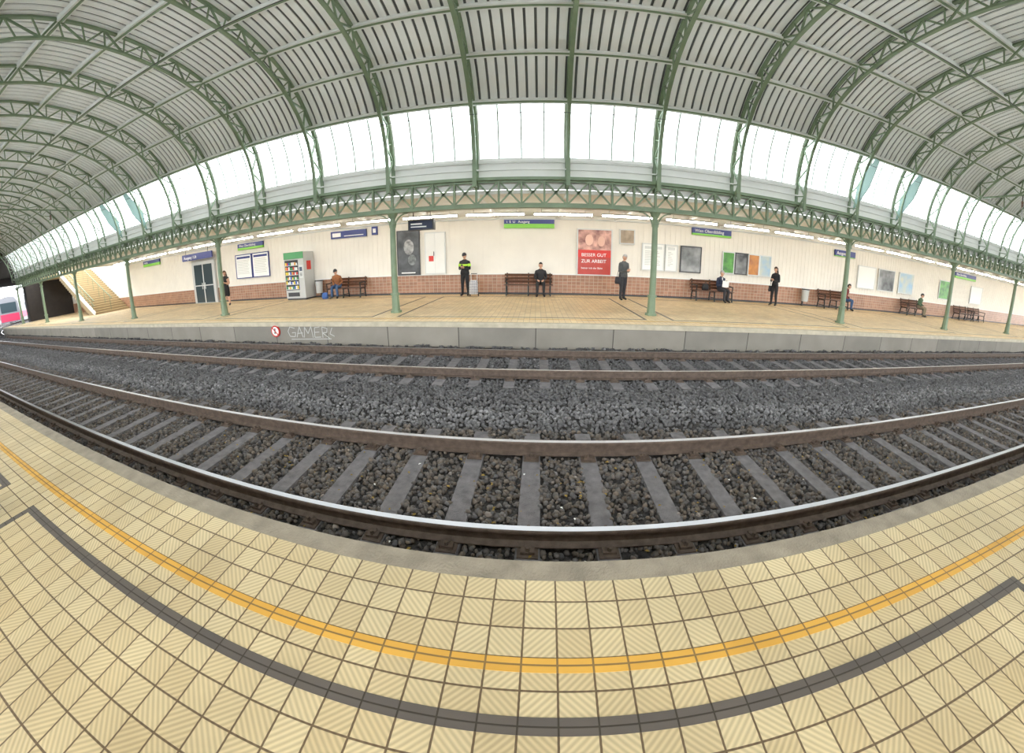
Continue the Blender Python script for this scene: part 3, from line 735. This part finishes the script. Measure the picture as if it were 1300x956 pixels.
def newspaper(b,P):
    w=(P['wriL']+P['wriR'])/2+Vector((0,.10,.04))
    b.add([(w.x-.20,w.y-.02,w.z-.10),(w.x,w.y+.04,w.z-.12),(w.x,w.y+.06,w.z+.16),(w.x-.20,w.y,w.z+.17)],[(0,1,2,3)],PAPER)
    b.add([(w.x,w.y+.04,w.z-.12),(w.x+.20,w.y-.02,w.z-.10),(w.x+.20,w.y,w.z+.17),(w.x,w.y+.06,w.z+.16)],[(0,1,2,3)],PAPER)
def shirt(b,P):
    newspaper(b,P);b.ball(P['uch']+Vector((0,.085,0)),(.035,.03,.10),C_WHITE,10,8)
person('seated_man',(8.62,BY-.02,0),pi+.25,True,(C_NAVY,C_DARK,C_SHOE),H_GREY,'short',hold,lean=.12,extra=shirt,htilt=.3,bulk=1.1)
person('seated_man',(17.0,BY-.02,0),pi+.5,True,(C_RED,C_JEANS,C_SHOE),H_DARK,'short',lap,lean=.3,htilt=.2,bulk=1.1)
person('seated_man',(24.7,BY-.02,0),pi+.1,True,(C_GREEN,C_KHAKI,C_SHOE),H_BROWN,'cap',lap,lean=.2,bulk=1.1)
b=MB();PL=tile_mat('plaid_cloth',(.10,.10,.13),(.20,.20,.24),(.75,.75,.75),.07,.07,.010,'XZ',(0,0),0,.8)
b.loft([((0,0,.10),.18,.13),((0,0,.16),.20,.15),((0,0,.62),.19,.14),((0,0,.70),.14,.10)],PL,20)
for sx in (-1,1):
    b.cyl((sx*.17,.12,.08),(sx*.20,.12,.08),.08,.08,BLACK,16);b.cyl((sx*.13,.15,.1),(sx*.13,.17,.98),.012,.012,LGREY,8)
b.cyl((-.13,.17,.98),(.13,.17,.98),.016,.016,BLACK,8);b.obj('shopping_trolley_bag',loc=(-2.68,14.35,.002))
b=MB();b.loft([((0,0,0),.16,.10),((0,0,.12),.19,.12),((0,0,.30),.14,.07)],M('bag_blue',(.05,.12,.35),.7),14);b.bar((-.08,0,.29),(0,0,.42),.02,.01,DARK);b.bar((.08,0,.29),(0,0,.42),.02,.01,DARK);b.obj('travel_bag',loc=(-10.2,14.5,.002))
b=MB();b.loft([((0,0,0),.17,.10),((0,0,.12),.19,.12),((0,0,.28),.14,.07)],C_BLACK,14);b.bar((-.08,0,.27),(0,0,.38),.02,.01,DARK);b.bar((.08,0,.27),(0,0,.38),.02,.01,DARK);b.obj('travel_bag',loc=(7.85,14.85,.492))
# ------------------------------------------------------------------ train outside the tunnel
PINK=M('train_pink',(.55,.04,.10),.4)
b=MB();W_,L2=1.4,9.
pr=[(-W_,-.35),(-W_*1.02,.9),(-W_*.98,2.3),(-W_*.7,2.95),(0,3.15),(W_*.7,2.95),(W_*.98,2.3),(W_*1.02,.9),(W_,-.35)]
vs=[(x,y,z) for x in (-L2,L2) for y,z in pr];n=len(pr)
b.add(vs,[(i,i+1,n+i+1,n+i) for i in range(n-1)]+[tuple(range(n)),tuple(range(2*n-1,n-1,-1))],M('train_body',(.22,.22,.24),.4))
for sy in (-1,1):
    for i in range(8): b.box(-8.4+i*2.15,-6.9+i*2.15,sy*W_*1.02-.02,sy*W_*1.02+.02,1.1,2.0,GLASSD)
    b.box(-L2,L2,sy*W_*1.02-.015,sy*W_*1.02+.015,.1,.9,PINK)
b.box(L2,L2+.03,-1.1,1.1,1.0,2.3,GLASSD);b.box(L2,L2+.025,-1.3,1.3,-.2,.8,PINK)
for x in (-6,6):
    for dx in (-1,1):
        for sy in (-1,1): b.cyl((x+dx,sy*.75,-.16),(x+dx,sy*.68,-.16),.42,.42,DARK,16)
o=b.obj('train',loc=(-76,7.21+11.3,0),rot=-.53)
# ------------------------------------------------------------------ world + camera
w=bpy.data.worlds.new('sky');bpy.context.scene.world=w;w.use_nodes=True
bg=w.node_tree.nodes['Background'];bg.inputs[0].default_value=(.93,.97,1,1);bg.inputs[1].default_value=7.
cd=bpy.data.cameras.new('camera');cam=bpy.data.objects.new('camera',cd);COL.objects.link(cam);bpy.context.scene.camera=cam
cd.type='PANO'
t=cd if hasattr(cd,'panorama_type') else cd.cycles
t.panorama_type='FISHEYE_LENS_POLYNOMIAL';t.fisheye_fov=3.6
s=36/1300*400;a1,a3=.92962,-.04463
t.fisheye_polynomial_k0=0;t.fisheye_polynomial_k1=-a1/s;t.fisheye_polynomial_k2=0;t.fisheye_polynomial_k3=-a3/s**3;t.fisheye_polynomial_k4=0
cd.sensor_width=36;cd.shift_y=-45/956.
cd.clip_start=.05;cd.clip_end=1000
Mx=Matrix.Rotation(.0718,3,'Z')@Matrix.Rotation(-.2416,3,'X')@Matrix.Rotation(.0014,3,'Y')@Matrix.Rotation(math.pi/2,3,'X')
cam.matrix_world=Matrix.Translation((0,0,1.6))@Mx.to_4x4()
